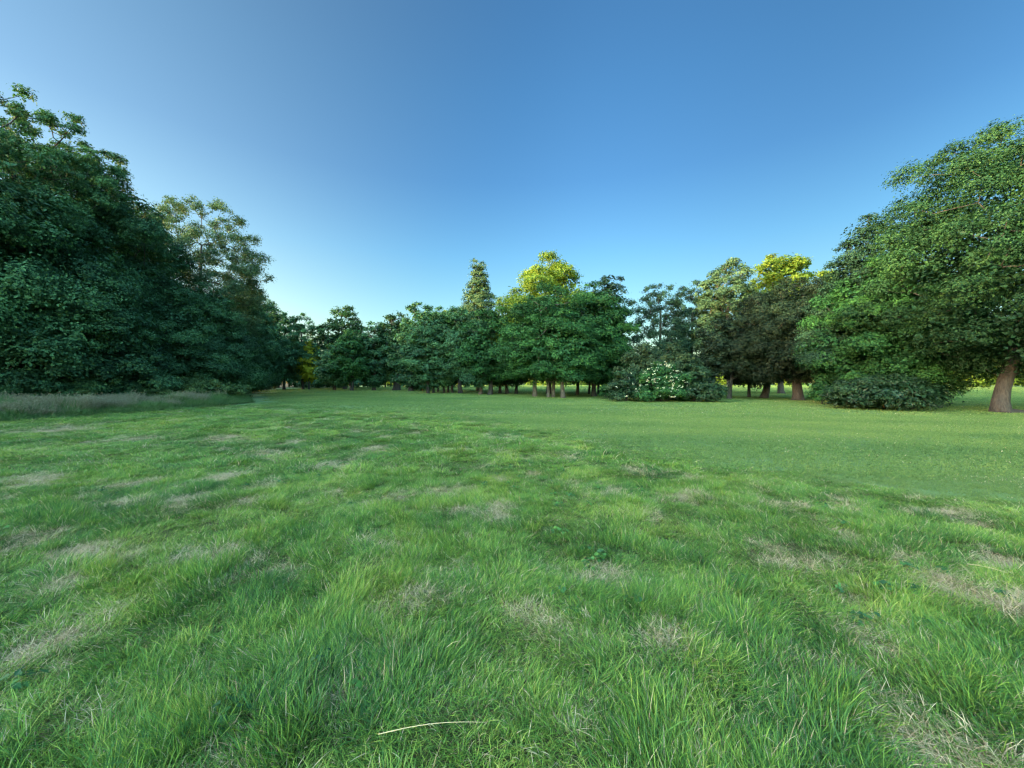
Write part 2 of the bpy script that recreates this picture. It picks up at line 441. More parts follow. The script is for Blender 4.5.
def make_tree(name, label, cat, x, y, h, rx, z0, mat, prof='round', ry=None, trunk_r=.3, seed=1, nc=70, leaf=None, dens=1.0,
              clump=.30, flat=.6, droop=.0, lean=(0, 0), bark=None, group=None, stems=1, sink=0, inner=True, cx=0.0, cy=0.0,
              lob=.18, lobes=True, twig=.24, spray=9, up=.6, thin=.02, flare=1.45, real=True, rz=0):
    rng = np.random.default_rng(seed)
    ry = ry or rx
    D = math.hypot(x, y)
    if y > 80: lobes = False
    if leaf is None: leaf = max(.11, .0043 * D)
    CL = sample_clumps(rng, nc, rx * .86, ry * .86, z0 + .4, h - rx * clump * flat * .55, prof, lob=lob, lobes=lobes)
    dm = np.linalg.norm(CL[:, None] - CL[None], axis=2); dm.sort(axis=1)
    ok = (dm[:, 1:4].mean(1) < 2.2 * rx * clump + .12 * rx) | (CL[:, 2] < z0 + .75 * (h - z0))
    if ok.sum() > 5: CL = CL[ok]; nc = len(CL)
    CL[:, 0] += cx; CL[:, 1] += cy
    rc = rx * clump * rng.uniform(.55, 1.2, nc)
    tt = (CL[:, 2] - z0) / (h - z0)
    rc *= np.clip(1.15 - .45 * tt, .6, 1.2)
    center = np.array([cx, cy, z0 + (h - z0) * .45])
    area = 2 * math.pi * rx * (h - z0) * .9 + math.pi * rx * rx
    rc = rc[:len(CL)]
    n_leaves = int(min(300000, dens * 1.6 * area / (leaf * leaf * .30)))
    V, v = foliage(rng, CL, rc, center, leaf, n_leaves, flat=flat, droop=droop, spray=spray, up=up, twig=twig)
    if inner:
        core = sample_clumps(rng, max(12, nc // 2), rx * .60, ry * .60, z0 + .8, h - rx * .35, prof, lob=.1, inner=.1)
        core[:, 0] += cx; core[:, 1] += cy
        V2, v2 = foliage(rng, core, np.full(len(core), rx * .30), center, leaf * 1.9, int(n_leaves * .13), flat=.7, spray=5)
        V = np.concatenate([V, V2]); v = np.concatenate([v, v2 * .6])  # core leaves toned darker: inner crown shade put into their colour
    low = V[:, 2] < .04
    V[low, 2] = .04 + rng.random(low.sum()) * .1
    zb = gz(x, y) - .05
    root = bpy.data.objects.new(name, None); root.empty_display_size = .5
    COL.objects.link(root); root.location = (x, y, zb); root.rotation_euler = (0, 0, rz)
    tag(root, label, cat, group)
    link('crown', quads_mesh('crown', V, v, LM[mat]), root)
    mb = MB()
    ht = z0 + (h - z0) * .72
    for s_ in range(stems):
        a = rng.uniform(0, 6.28) + s_ * 6.28 / stems
        off = np.array([math.cos(a), math.sin(a), 0]) * (0 if stems == 1 else trunk_r * 1.1)
        zz = np.array([-.25, 0.0, .25, .7, 1.4] + list(np.linspace(2.0, ht, 8))) if ht > 2.4 else np.linspace(-.2, ht, 7)
        sprd = np.array([math.cos(a), math.sin(a), 0]) * (0 if stems == 1 else .22)
        tr = np.array([[off[0] + sprd[0] * z * .6 + lean[0] * z + cx * min(1, (z / ht) ** 1.5), off[1] + sprd[1] * z * .6 + lean[1] * z + cy * min(1, (z / ht) ** 1.5), z] for z in zz])
        wob = rng.normal(0, trunk_r * .22, tr.shape); wob[:3] = 0; wob[:, 2] = 0
        tr += np.cumsum(wob, 0) * .5
        sel = CL[s_::stems]
        skeleton(rng, mb, sel, tr, max(z0 * .7, .3), trunk_r / (1 if stems == 1 else stems ** .35), thin=thin)
    tm = mb.mesh('trunk', [bark or BARK])
    if flare > 1:
        n_ = len(tm.vertices); co = np.empty(n_ * 3, np.float32); tm.vertices.foreach_get('co', co); co = co.reshape(-1, 3)
        f = 1 + (flare - 1) * np.exp(-np.clip(co[:, 2], 0, None) / .45) * (np.hypot(co[:, 0], co[:, 1]) < trunk_r * 3)
        co[:, 0] *= f; co[:, 1] *= f
        tm.vertices.foreach_set('co', co.ravel()); tm.update()
    link('trunk', tm, root)
    return root

def px(x_, D): return (x_ - 512) / F * D
def hh(y_, D): return (HOR - y_) * D / F + EYE

# ------------------------------------------------------------------ ground
def make_ground():
    nu = 620
    u = np.linspace(-1, 1, nu)
    def mp_(u, a, far): return a * np.sinh(u * math.asinh(far / a))
    gx = mp_(u, 3.0, 4000); gy = mp_(u, 3.0, 4000) + 3.5
    X, Y = np.meshgrid(gx, gy)
    Z = ground_h(X, Y)
    V = np.stack([X.ravel(), Y.ravel(), Z.ravel()], 1)
    i = np.arange(nu - 1)[:, None] * nu; j = np.arange(nu - 1)[None]
    q = np.stack([i + j, i + j + 1, i + nu + j + 1, i + nu + j], -1).reshape(-1, 4)
    m, t = new_mat('lawn'); n = t.nodes.new; l = t.links.new
    ge = n('ShaderNodeNewGeometry')
    def noise(scale, detail=3, sx=1, sy=1, rot=0, rough_=.55):
        mp = n('ShaderNodeMapping'); mp.inputs['Scale'].default_value = (sx, sy, 1); mp.inputs['Rotation'].default_value = (0, 0, rot)
        nz = n('ShaderNodeTexNoise'); nz.inputs['Scale'].default_value = scale; nz.inputs['Detail'].default_value = detail; nz.inputs['Roughness'].default_value = rough_
        l(ge.outputs['Position'], mp.inputs[0]); l(mp.outputs[0], nz.inputs[0]); return nz.outputs['Fac']
    def mix(a, b_, f, mode='MIX'):
        x = n('ShaderNodeMix'); x.data_type = 'RGBA'; x.blend_type = mode
        for s_, v_ in ((0, f), (6, a), (7, b_)):
            if isinstance(v_, (int, float)): x.inputs[s_].default_value = v_
            elif isinstance(v_, tuple): x.inputs[s_].default_value = (*v_, 1)
            else: l(v_, x.inputs[s_])
        return x.outputs[2]
    def rm(f, a, b_):
        r = n('ShaderNodeMapRange'); r.inputs['From Min'].default_value = a; r.inputs['From Max'].default_value = b_; l(f, r.inputs[0]); return r.outputs[0]
    g1, g2, g3 = (.062, .118, .042), (.098, .160, .052), (.140, .180, .068)
    col = mix(g1, g2, rm(noise(.5, 5), .3, .7))
    col = mix(col, g3, rm(noise(.16, 4), .5, .85))
    col = mix(col, (.045, .105, .035), rm(noise(6, 6, rough_=.8), .45, .8))
    # mowing lanes: faint bands of bent grass
    wv = n('ShaderNodeTexWave'); wv.bands_direction = 'Y'; wv.inputs['Scale'].default_value = .16; wv.inputs['Distortion'].default_value = 2.2; wv.inputs['Detail'].default_value = 2; wv.inputs['Detail Scale'].default_value = .3
    mpw = n('ShaderNodeMapping'); mpw.inputs['Rotation'].default_value = (0, 0, .25)
    l(ge.outputs['Position'], mpw.inputs[0]); l(mpw.outputs[0], wv.inputs[0])
    lane = mix(col, (.115, .200, .078), rm(wv.outputs['Fac'], .35, .9)); 
    col = mix(col, lane, .45)
    st_ = mix(col, (.150, .185, .080), rm(noise(1.0, 3, .15, 1.6, .25), .52, .8)); col = mix(col, st_, .5)
    soil = mix((.030, .038, .014), (.070, .075, .030), rm(noise(5, 5), .3, .7))
    a1 = n('ShaderNodeAttribute'); a1.attribute_name = 'rough'
    a2 = n('ShaderNodeAttribute'); a2.attribute_name = 'dry'
    a3 = n('ShaderNodeAttribute'); a3.attribute_name = 'litter'
    col = mix(col, soil, a1.outputs['Fac'])
    straw = mix((.10, .09, .045), (.22, .19, .10), rm(noise(14, 5), .3, .7))
    col = mix(col, straw, a2.outputs['Fac'])
    lit = mix((.022, .020, .012), (.060, .052, .030), rm(noise(3, 6), .3, .7))
    col = mix(col, lit, a3.outputs['Fac'])
    bp = n('ShaderNodeBump'); bp.inputs['Strength'].default_value = .7; bp.inputs['Distance'].default_value = .05
    l(noise(9, 8, rough_=.75), bp.inputs['Height'])
    pb = n('ShaderNodeBsdfPrincipled'); pb.inputs['Roughness'].default_value = .85; pb.inputs['Specular IOR Level'].default_value = .2
    l(col, pb.inputs['Base Color']); l(bp.outputs[0], pb.inputs['Normal'])
    o = n('ShaderNodeOutputMaterial'); l(pb.outputs[0], o.inputs[0])
    x, y = V[:, 0], V[:, 1]
    # leaf litter below the wood edge and the closed grove
    edge = np.interp(y, [-60, 14, 30, 60, 100, 160], [-27, -26, -24.5, -39, -62, -90])
    lit_ = np.clip((edge - x) / 3 + .2 * vnoise(x, y, 2, 40), 0, 1)
    me = mesh_from('ground', V, q.ravel(), np.full(len(q), 4), [m], attrs={
        'rough': ('POINT', rough(x, y)), 'dry': ('POINT', dry(x, y)), 'litter': ('POINT', lit_)}, smooth=True)
    tag(link('ground', me), kind='structure')
make_ground()

# ------------------------------------------------------------------ grass
def blade_mat(name, base, stops, straw, trans=.35):
    m, t = new_mat(name); n = t.nodes.new; l = t.links.new
    av = n('ShaderNodeAttribute'); av.attribute_name = 'v'
    ah = n('ShaderNodeAttribute'); ah.attribute_name = 'h'
    ai = n('ShaderNodeAttribute'); ai.attribute_type = 'INSTANCER'; ai.attribute_name = 'tone'
    ad = n('ShaderNodeAttribute'); ad.attribute_type = 'INSTANCER'; ad.attribute_name = 'dead'
    ad2 = n('ShaderNodeAttribute'); ad2.attribute_name = 'd'
    def math_(op, a, b_):
        x = n('ShaderNodeMath'); x.operation = op; x.use_clamp = True
        for k, q in ((0, a), (1, b_)):
            if isinstance(q, (int, float)): x.inputs[k].default_value = q
            else: l(q, x.inputs[k])
        return x.outputs[0]
    def mix(a, b_, f):
        x = n('ShaderNodeMix'); x.data_type = 'RGBA'
        for s_, v_ in ((0, f), (6, a), (7, b_)):
            if isinstance(v_, (int, float)): x.inputs[s_].default_value = v_
            elif isinstance(v_, tuple): x.inputs[s_].default_value = (*v_, 1)
            else: l(v_, x.inputs[s_])
        return x.outputs[2]
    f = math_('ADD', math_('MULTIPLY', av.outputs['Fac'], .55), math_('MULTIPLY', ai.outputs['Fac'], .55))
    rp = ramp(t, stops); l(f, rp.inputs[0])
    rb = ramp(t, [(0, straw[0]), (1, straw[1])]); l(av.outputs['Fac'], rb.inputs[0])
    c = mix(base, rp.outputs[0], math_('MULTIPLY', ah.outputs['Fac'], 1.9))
    # a blade is dead when its own number d is under the tuft's share of dead blades
    isd = math_('GREATER_THAN', ad.outputs['Fac'], ad2.outputs['Fac'])
    c = mix(c, rb.outputs[0], isd)
    pb = n('ShaderNodeBsdfPrincipled'); pb.inputs['Roughness'].default_value = .5; pb.inputs['Specular IOR Level'].default_value = .2
    l(c, pb.inputs['Base Color'])
    tr = n('ShaderNodeBsdfTranslucent'); l(c, tr.inputs[0])
    ms = n('ShaderNodeMixShader'); ms.inputs[0].default_value = trans
    l(pb.outputs[0], ms.inputs[1]); l(tr.outputs[0], ms.inputs[2])
    o = n('ShaderNodeOutputMaterial'); l(ms.outputs[0], o.inputs[0])
    return m
STRAW = ((.22, .175, .11), (.60, .51, .35))
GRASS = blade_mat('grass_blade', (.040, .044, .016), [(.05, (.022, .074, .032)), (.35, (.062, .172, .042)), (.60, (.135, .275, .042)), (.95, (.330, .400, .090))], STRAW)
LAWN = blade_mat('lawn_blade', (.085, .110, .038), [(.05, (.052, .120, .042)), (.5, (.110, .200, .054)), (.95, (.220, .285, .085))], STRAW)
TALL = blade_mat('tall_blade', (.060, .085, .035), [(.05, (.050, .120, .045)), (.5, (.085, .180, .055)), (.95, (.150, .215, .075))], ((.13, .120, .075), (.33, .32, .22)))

def blades(rng, n, rad, lmin, lmax, wid, lean, bend, comb=(0, 0), flat=False, outward=.5, seed_heads=0):
    """a tuft: returns V, faces info and attributes"""
    a = rng.uniform(0, 2 * np.pi, n); r = rad * np.sqrt(rng.random(n))
    base = np.stack([r * np.cos(a), r * np.sin(a), np.zeros(n)], 1)
    dirh = np.stack([np.cos(a), np.sin(a)], 1) * outward * (r / rad)[:, None] + rng.normal(0, .55, (n, 2)) + np.array(comb)
    ln = rng.uniform(lmin, lmax, n) * rng.uniform(.7, 1.1, n)
    le = lean * rng.uniform(.3, 1.4, n); be = bend * rng.uniform(.1, 1.6, n)
    ts = np.array([0, .34, .70, 1.0])
    hd = dirh / (np.linalg.norm(dirh, axis=1)[:, None] + .25)
    side = np.stack([-hd[:, 1], hd[:, 0]], 1); side /= np.linalg.norm(side, axis=1)[:, None] + 1e-6
    tw = rng.normal(0, .9, n); cs, sn = np.cos(tw), np.sin(tw)
    side = np.stack([side[:, 0] * cs - side[:, 1] * sn, side[:, 0] * sn + side[:, 1] * cs], 1)
    w = wid * rng.uniform(.6, 1.3, n)
    rows = []
    for t_, wf in zip(ts, (.75, 1.0, .75, 0)):
        off = le * t_ + be * t_ * t_
        zf = t_ - .45 * be * t_ ** 2.4 - .25 * le * t_ * le
        c = base + np.concatenate([hd * (off * ln)[:, None], (np.maximum(zf, .13 * (t_ > 0)) * ln)[:, None]], 1)
        s3 = np.concatenate([side * (w * wf * .5)[:, None], (rng.normal(0, .12, n) * w * wf)[:, None]], 1)
        rows.append((c - s3, c + s3) if wf else (c,))
    V = np.stack([rows[0][0], rows[0][1], rows[1][0], rows[1][1], rows[2][0], rows[2][1], rows[3][0]], 1)
    k = np.arange(n)[:, None] * 7
    FV = (k + np.array([0, 1, 3, 2, 2, 3, 5, 4, 4, 5, 6])[None]).ravel()
    FN = np.tile([4, 4, 3], n)
    v = np.repeat(rng.random(n), 3); d = np.repeat(rng.random(n), 3)
    hpt = np.tile([0, 0, .34, .34, .70, .70, 1.0], n)
    return V.reshape(-1, 3), FV, FN, v, d, hpt
def tuft_mesh(name, mat, **k):
    V, FV, FN, v, d, h_ = blades(**k)
    return mesh_from(name, V, FV, FN, [mat], attrs={'v': ('FACE', v), 'd': ('FACE', d), 'h': ('POINT', h_)})

def scatter(name, tufts, P, rot, scl, idx, tone, dead, label, cat='grass'):
    """one object: a cloud of points, each grown into one of the tuft meshes"""
    me = bpy.data.meshes.new(name)
    me.vertices.add(len(P)); me.vertices.foreach_set('co', np.ascontiguousarray(P, np.float32).ravel())
    def at(k, ty, arr, f='value'):
        a = me.attributes.new(k, ty, 'POINT'); a.data.foreach_set(f, arr)
    at('rot', 'FLOAT_VECTOR', np.ascontiguousarray(rot, np.float32).ravel(), 'vector')
    at('scl', 'FLOAT_VECTOR', np.ascontiguousarray(scl, np.float32).ravel(), 'vector')
    at('idx', 'INT', np.ascontiguousarray(idx, np.int32))
    at('tone', 'FLOAT', np.ascontiguousarray(tone, np.float32)); at('dead', 'FLOAT', np.ascontiguousarray(dead, np.float32))
    o = link(name, me)
    g = bpy.data.node_groups.new(name, 'GeometryNodeTree')
    g.interface.new_socket('Geometry', in_out='INPUT', socket_type='NodeSocketGeometry')
    g.interface.new_socket('Geometry', in_out='OUTPUT', socket_type='NodeSocketGeometry')
    gi = g.nodes.new('NodeGroupInput'); go = g.nodes.new('NodeGroupOutput')
    jn = g.nodes.new('GeometryNodeJoinGeometry'); iop = g.nodes.new('GeometryNodeInstanceOnPoints')
    for m in reversed(tufts):
        src = bpy.data.objects.new(m.name, m)
        oi = g.nodes.new('GeometryNodeObjectInfo'); oi.inputs['Object'].default_value = src; oi.inputs['As Instance'].default_value = True
        g.links.new(oi.outputs['Geometry'], jn.inputs[0])
    def na(k, ty):
        a = g.nodes.new('GeometryNodeInputNamedAttribute'); a.data_type = ty; a.inputs['Name'].default_value = k; return a.outputs['Attribute']
    g.links.new(gi.outputs[0], iop.inputs['Points']); g.links.new(jn.outputs[0], iop.inputs['Instance'])
    iop.inputs['Pick Instance'].default_value = True
    g.links.new(na('idx', 'INT'), iop.inputs['Instance Index'])
    e2r = g.nodes.new('FunctionNodeEulerToRotation'); g.links.new(na('rot', 'FLOAT_VECTOR'), e2r.inputs[0])
    g.links.new(e2r.outputs[0], iop.inputs['Rotation'])
    g.links.new(na('scl', 'FLOAT_VECTOR'), iop.inputs['Scale'])
    g.links.new(iop.outputs[0], go.inputs[0])
    md = o.modifiers.new('grow', 'NODES'); md.node_group = g
    tag(o, label, cat, kind='stuff')
    return o

def wedge_points(rng, y0, y1, dens, pad=1.5):
    """random points on the part of the meadow between two distances that this and nearby viewpoints see"""
    if y1 < 8: pad = 4.0
    xm = y1 * 1.36 + pad
    c = 1 / math.sqrt(dens)
    x, y = np.meshgrid(np.arange(-xm, xm, c), np.arange(y0, y1, c)); x = x.ravel(); y = y.ravel()
    x = x + rng.uniform(-.55, .55, len(x)) * c; y = y + rng.uniform(-.55, .55, len(y)) * c
    k = np.abs(x) < np.maximum(y, 0) * 1.36 + pad
    return x[k], y[k]

def make_grass():
    rng = np.random.default_rng(5)
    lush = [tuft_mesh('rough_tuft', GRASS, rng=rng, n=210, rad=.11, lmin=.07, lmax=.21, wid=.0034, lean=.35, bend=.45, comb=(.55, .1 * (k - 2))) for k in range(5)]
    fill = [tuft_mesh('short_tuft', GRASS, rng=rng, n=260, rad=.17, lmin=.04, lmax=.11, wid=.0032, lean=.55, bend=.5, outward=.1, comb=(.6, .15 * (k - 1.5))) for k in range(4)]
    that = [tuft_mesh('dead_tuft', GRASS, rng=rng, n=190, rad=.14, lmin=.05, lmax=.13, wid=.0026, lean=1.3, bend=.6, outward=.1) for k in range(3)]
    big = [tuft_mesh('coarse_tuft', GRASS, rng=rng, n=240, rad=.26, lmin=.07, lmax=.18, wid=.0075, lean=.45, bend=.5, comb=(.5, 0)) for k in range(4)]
    weed = []
    for k in range(3):
        n_ = 14; a = rng.uniform(0, 6.28, n_); r_ = rng.uniform(.01, .07, n_)
        P_ = np.stack([r_ * np.cos(a), r_ * np.sin(a), rng.uniform(.03, .09, n_)], 1)
        Nn = np.stack([np.cos(a) * .5, np.sin(a) * .5, np.ones(n_)], 1) + rng.normal(0, .2, (n_, 3))
        V = leaf_quads(P_, Nn, rng.uniform(.025, .05, n_), rng, .8)
        weed.append(mesh_from('weed', V, np.arange(n_ * 4), np.full(n_, 4), [GRASS], attrs={'v': ('FACE', rng.random(n_) * .6), 'd': ('FACE', np.ones(n_)), 'h': ('POINT', np.ones(n_ * 4))}))
    tufts = lush + fill + that + big + weed
    P, RO, SC, IX, TO, DE = [], [], [], [], [], []
    def put(x, y, ix, hgt, wd, tone, dead, tilt=.12):
        n = len(x)
        z = ground_h(x, y) - .004
        P.append(np.stack([x, y, z], 1))
        RO.append(np.stack([rng.normal(0, tilt, n), rng.normal(0, tilt, n), 5.0 * vnoise(x, y, .75, 91) + 2.5 * vnoise(x, y, .28, 92) + rng.normal(0, .5, n)], 1))
        SC.append(np.stack([wd, wd, hgt], 1)); IX.append(ix); TO.append(tone); DE.append(dead)
    def tone_of(x, y):
        return np.clip(.42 + .30 * vnoise(x, y, .9, 31) + .26 * vnoise(x, y, .30, 32) + .12 * vnoise(x, y, 4.0, 33) + rng.normal(0, .07, len(x)), 0, 1)
    def vigour(x, y):
        return (.92 + .38 * vnoise(x, y, .8, 34) + .48 * vnoise(x, y, .28, 35)) * np.clip(.45 + .55 * (np.interp(x, BX, BY) - y) / 2.0, .45, 1)
    for (y0, y1, dl, df, lod) in ((-.6, 3.2, 56, 90, 0), (3.2, 7, 36, 60, 0), (7, 13, 16, 22, 1), (13, 29, 9, 12, 2)):
        for kind_, dens_ in (('l', dl), ('f', df)):
            x, y = wedge_points(rng, y0, y1, dens_)
            if y0 < 0:
                x2 = rng.uniform(-3.5, 3.5, int(7 * .8 * dens_)); x = np.concatenate([x, x2]); y = np.concatenate([y, rng.uniform(-.6, .2, len(x2))])
            r_ = rough(x, y); k = rng.random(len(x)) < r_
            k &= x > np.interp(y, [14, 18, 30], [-23, -20.5, -19.9]) 
            x, y = x[k], y[k]
            dr = dry(x, y); vg = .76 * np.clip(vigour(x, y), .35, 1.7) * (1 - .45 * dr)
            n = len(x)
            ws = (1.0, 1.0, 1.35)[lod]
            if kind_ == 'l':
                gap = np.clip(.62 + .75 * vnoise(x, y, .45, 70) + .5 * vnoise(x, y, 1.4, 71), .06, 1)
                k = rng.random(n) < np.clip(1.1 - 1.15 * dr, .03, 1) * gap; x, y, dr, vg = x[k], y[k], dr[k], vg[k]; n = len(x)
                ix = rng.integers(0, 5, n) if lod == 0 else rng.integers(12, 16, n)
                put(x, y, ix, vg * rng.uniform(.7, 1.1, n), np.full(n, ws) * rng.uniform(.85, 1.25, n), tone_of(x, y), np.clip(.03 + .55 * dr ** 1.5, 0, 1))
            else:
                isd = rng.random(n) < np.clip(dr * 1.0, 0, .85)
                ix = np.where(isd, rng.integers(9, 12, n), rng.integers(5, 9, n))
                put(x, y, ix, np.where(isd, .8, np.clip(vg, .6, 1.3)) * rng.uniform(.8, 1.1, n), np.full(n, (1.0, 1.5, 2.2)[lod]), tone_of(x, y) , np.clip(.07 + np.where(isd, .85, .3 * dr), 0, 1))
    x, y = wedge_points(rng, .2, 8, 5)
    k = rng.random(len(x)) < rough(x, y) * np.clip(vnoise(x, y, .9, 95) * 2, 0, 1); x, y = x[k], y[k]; n = len(x)
    put(x, y, rng.integers(16, 19, n), rng.uniform(.8, 1.3, n), rng.uniform(.8, 1.3, n), rng.uniform(.0, .2, n), np.zeros(n))
    o = scatter('rough_grass', tufts, np.concatenate(P), np.concatenate(RO), np.concatenate(SC), np.concatenate(IX), np.concatenate(TO), np.concatenate(DE),
            'long unmown green grass with straw patches across the foreground meadow')
    print('rough tufts', len(o.data.vertices))
    # mown lawn
    P.clear(); RO.clear(); SC.clear(); IX.clear(); TO.clear(); DE.clear()
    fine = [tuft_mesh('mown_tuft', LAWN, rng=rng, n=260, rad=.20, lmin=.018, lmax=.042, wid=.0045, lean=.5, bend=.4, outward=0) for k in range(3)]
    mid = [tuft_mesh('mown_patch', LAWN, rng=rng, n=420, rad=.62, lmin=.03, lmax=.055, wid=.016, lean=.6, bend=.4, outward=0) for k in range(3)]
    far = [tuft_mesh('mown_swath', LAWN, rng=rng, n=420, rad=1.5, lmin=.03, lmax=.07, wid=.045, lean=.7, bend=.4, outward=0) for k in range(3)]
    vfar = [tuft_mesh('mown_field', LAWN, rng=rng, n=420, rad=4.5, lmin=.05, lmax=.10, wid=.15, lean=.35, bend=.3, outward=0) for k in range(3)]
    for y0, y1, dens_, i0 in ((.5, 7, 26, 0), (7, 20, 3.6, 3), (20, 62, .55, 6), (62, 265, .055, 9)):
        x, y = wedge_points(rng, y0, y1, dens_)
        k = (rough(x, y) < .75) & (np.abs(x) < 230) & (x > np.interp(y, [14, 18, 33, 60, 100], [-25, -19.5, -20.0, -38, -60]))
        x, y = x[k], y[k]; n = len(x)
        lane = .5 + .5 * np.sin((y * math.cos(.25) + x * math.sin(.25)) * 1.5 + 2 * vnoise(x, y, 6, 50))
        tone = np.clip(.38 + .22 * vnoise(x * .3, y, .8, 41) + .22 * vnoise(x * .6, y, 4, 42) + .30 * (lane - .4) + .14 * vnoise(x * .12, y * .8, .35, 46) + rng.normal(0, .08, n), 0, 1)
        dead = np.clip((.07 + .12 * vnoise(x, y, 2.5, 43) + .12 * vnoise(x * .3, y, .7, 44)) * (1 if i0 == 0 else .12), .0, .5)
        put(x, y, rng.integers(i0, i0 + 3, n), rng.uniform(.8, 1.2, n), rng.uniform(.9, 1.15, n), tone, dead, tilt=.0 if i0 else .03)
    o = scatter('mown_grass', fine + mid + far + vfar, np.concatenate(P), np.concatenate(RO), np.concatenate(SC), np.concatenate(IX), np.concatenate(TO), np.concatenate(DE),
            'short mown green lawn running from the rough grass to the trees')
    print('mown tufts', len(o.data.vertices))
    # tall seeding grass on the bank below the wood
    P.clear(); RO.clear(); SC.clear(); IX.clear(); TO.clear(); DE.clear()
    tall = [tuft_mesh('tall_tuft', TALL, rng=rng, n=90, rad=.26, lmin=.45, lmax=.95, wid=.016, lean=.18, bend=.28, outward=.3) for k in range(4)]
    head = []
    for k in range(3):
        V, FV, FN, v, d, h_ = blades(rng, 70, .30, .75, 1.05, .010, .15, .22, outward=.3)
        V7 = V.reshape(-1, 7, 3); hl = []
        for q in range(7):
            p = V7[:, 4] * (1 - q / 6) + V7[:, 6] * q / 6
            hl.append(leaf_quads(p + rng.normal(0, .014, p.shape), rng.normal(size=p.shape), np.full(len(p), .055), rng, .4))
        H = np.concatenate(hl); nq = len(H) // 4
        V = np.concatenate([V, H]); FV = np.concatenate([FV, np.arange(nq * 4) + len(h_)]); FN = np.concatenate([FN, np.full(nq, 4)])
        head.append(mesh_from('seed_tuft', V, FV, FN, [TALL], attrs={'v': ('FACE', np.concatenate([v, rng.random(nq)])), 'd': ('FACE', np.concatenate([d, np.zeros(nq)])), 'h': ('POINT', np.concatenate([h_, np.ones(nq * 4)]))}))
    n = 5200
    t_ = rng.random(n); seg = np.array([np.linalg.norm(BANK[i + 1] - BANK[i]) for i in range(1, len(BANK) - 1)]); cs = np.concatenate([[0], np.cumsum(seg)]) / seg.sum()
    cx_ = np.interp(t_, cs, BANK[1:, 0]); cy_ = np.interp(t_, cs, BANK[1:, 1])
    off = rng.uniform(-1.6, 2.1, n)
    x = cx_ + off * .98; y = cy_ - off * .25
    isf = off > 1.1 + .6 * vnoise(x, y, 1.2, 61)
    ix = np.where(isf, rng.integers(0, 4, n), np.where(rng.random(n) < .5 - .9 * vnoise(x, y, 1.0, 66), rng.integers(0, 4, n), rng.integers(4, 7, n)))
    hs = np.where(isf, .62, .68) * rng.uniform(.6, 1.2, n) * (1 + .35 * vnoise(x, y, 1.1, 62) + .2 * vnoise(x, y, .45, 65)) * np.clip((2.3 - off) / .8, .35, 1)
    put(x, y, ix, hs, np.ones(n), np.clip(.4 + .3 * vnoise(x, y, 1.3, 63) + rng.normal(0, .1, n), 0, 1), np.where(isf, .06, .34 + .6 * vnoise(x, y, 1.5, 64)))
    scatter('tall_grass', tall + head, np.concatenate(P), np.concatenate(RO), np.concatenate(SC), np.concatenate(IX), np.concatenate(TO), np.concatenate(DE),
            'tall grass with greyish purple seed heads on the bank below the wood')
make_grass()

# a few long dead stalks lying over the near grass
def stalk(label, p0, p1, r, bow):
    mb = MB(); p0 = np.array(p0); p1 = np.array(p1)
    t_ = np.linspace(0, 1, 9)[:, None]
    P = p0 * (1 - t_) + p1 * t_ + np.array([0, 0, bow]) * np.sin(t_ * math.pi)
    o0 = P[0].copy(); P = P - o0
    mb.tube(P, np.linspace(r, r * .45, 9), sides=6)
    m, t = new_mat('straw'); pb = t.nodes.new('ShaderNodeBsdfPrincipled'); pb.inputs['Base Color'].default_value = (.40, .33, .19, 1); pb.inputs['Roughness'].default_value = .6
    o_ = t.nodes.new('ShaderNodeOutputMaterial'); t.links.new(pb.outputs[0], o_.inputs[0])
    tag(link('grass_stalk', mb.mesh('grass_stalk', [m]), loc=tuple(o0)), label, 'grass stalk', 'dead stalks lying on the grass')
def g3(px_, py_, up):
    D = (EYE - up) * F / (py_ - HOR); x = (px_ - 512) / F * D
    return (x, D, up)
stalk('long straw coloured stalk lying across the nearest grass below the centre', g3(378, 735, .14), g3(487, 723, .15), .0018, .02)
stalk('pale dry stalk lying on the grass near the right edge', g3(968, 564, .07), g3(1008, 573, .08), .0036, .01)
# ------------------------------------------------------------------ trees of the right-hand group
def T(name, label, cat, xp, D, ytop, wpx, zlow, mat, **k):
    """place by where the trunk stands (pixel column, distance), top row and crown width in pixels"""
    return make_tree(name, label, cat, px(xp, D), D, hh(ytop, D) * 1.01, wpx * D / F / 2, zlow, mat, **k)

T('oak_tree', 'big spreading oak at the right edge with a stout leaning trunk', 'tree', 1000, 22.0, 118, 274, 2.4, 'oak', prof='round', trunk_r=.37, seed=11,
  nc=230, clump=.165, flat=.75, lean=(.14, 0), leaf=.12, dens=1.15, inner=True, lob=.2, bark=BARK, cx=1.8, flare=1.5)
T('maple_tree', 'bright green broad tree between the cedar and the right-hand oak', 'tree', 880, 27.5, 262, 128, .8, 'green', prof='round', trunk_r=.28, seed=12,
  nc=110, clump=.22, flat=.55, droop=.12, leaf=.125, dens=1.1, spray=10)
T('low_yew', 'low spreading dark shrub skirting the ground left of the oak trunk', 'shrub', 886, 24.2, 374, 118, .1, 'holly', prof='mound', trunk_r=.08, seed=13,
  nc=90, clump=.15, flat=.5, leaf=.13, ry=2.2, stems=4, flare=1, dens=1.2, inner=True, lob=.3)
T('young_laurel', 'small upright leafy bush at the left end of the low dark shrub', 'shrub', 822, 29.0, 379, 20, .1, 'green', prof='mound', trunk_r=.03, seed=14,
  nc=14, clump=.35, flat=.8, leaf=.15, stems=3, flare=1)
T('cedar_tree', 'dark cedar with long wispy drooping bough tips left of the oak', 'tree', 868, 29.5, 212, 118, 2.4, 'blue', prof='cone', trunk_r=.32, seed=15,
  nc=150, clump=.22, flat=.28, droop=.4, leaf=.14, dens=1.0, lob=.4, spray=12, lobes=False, twig=.3)
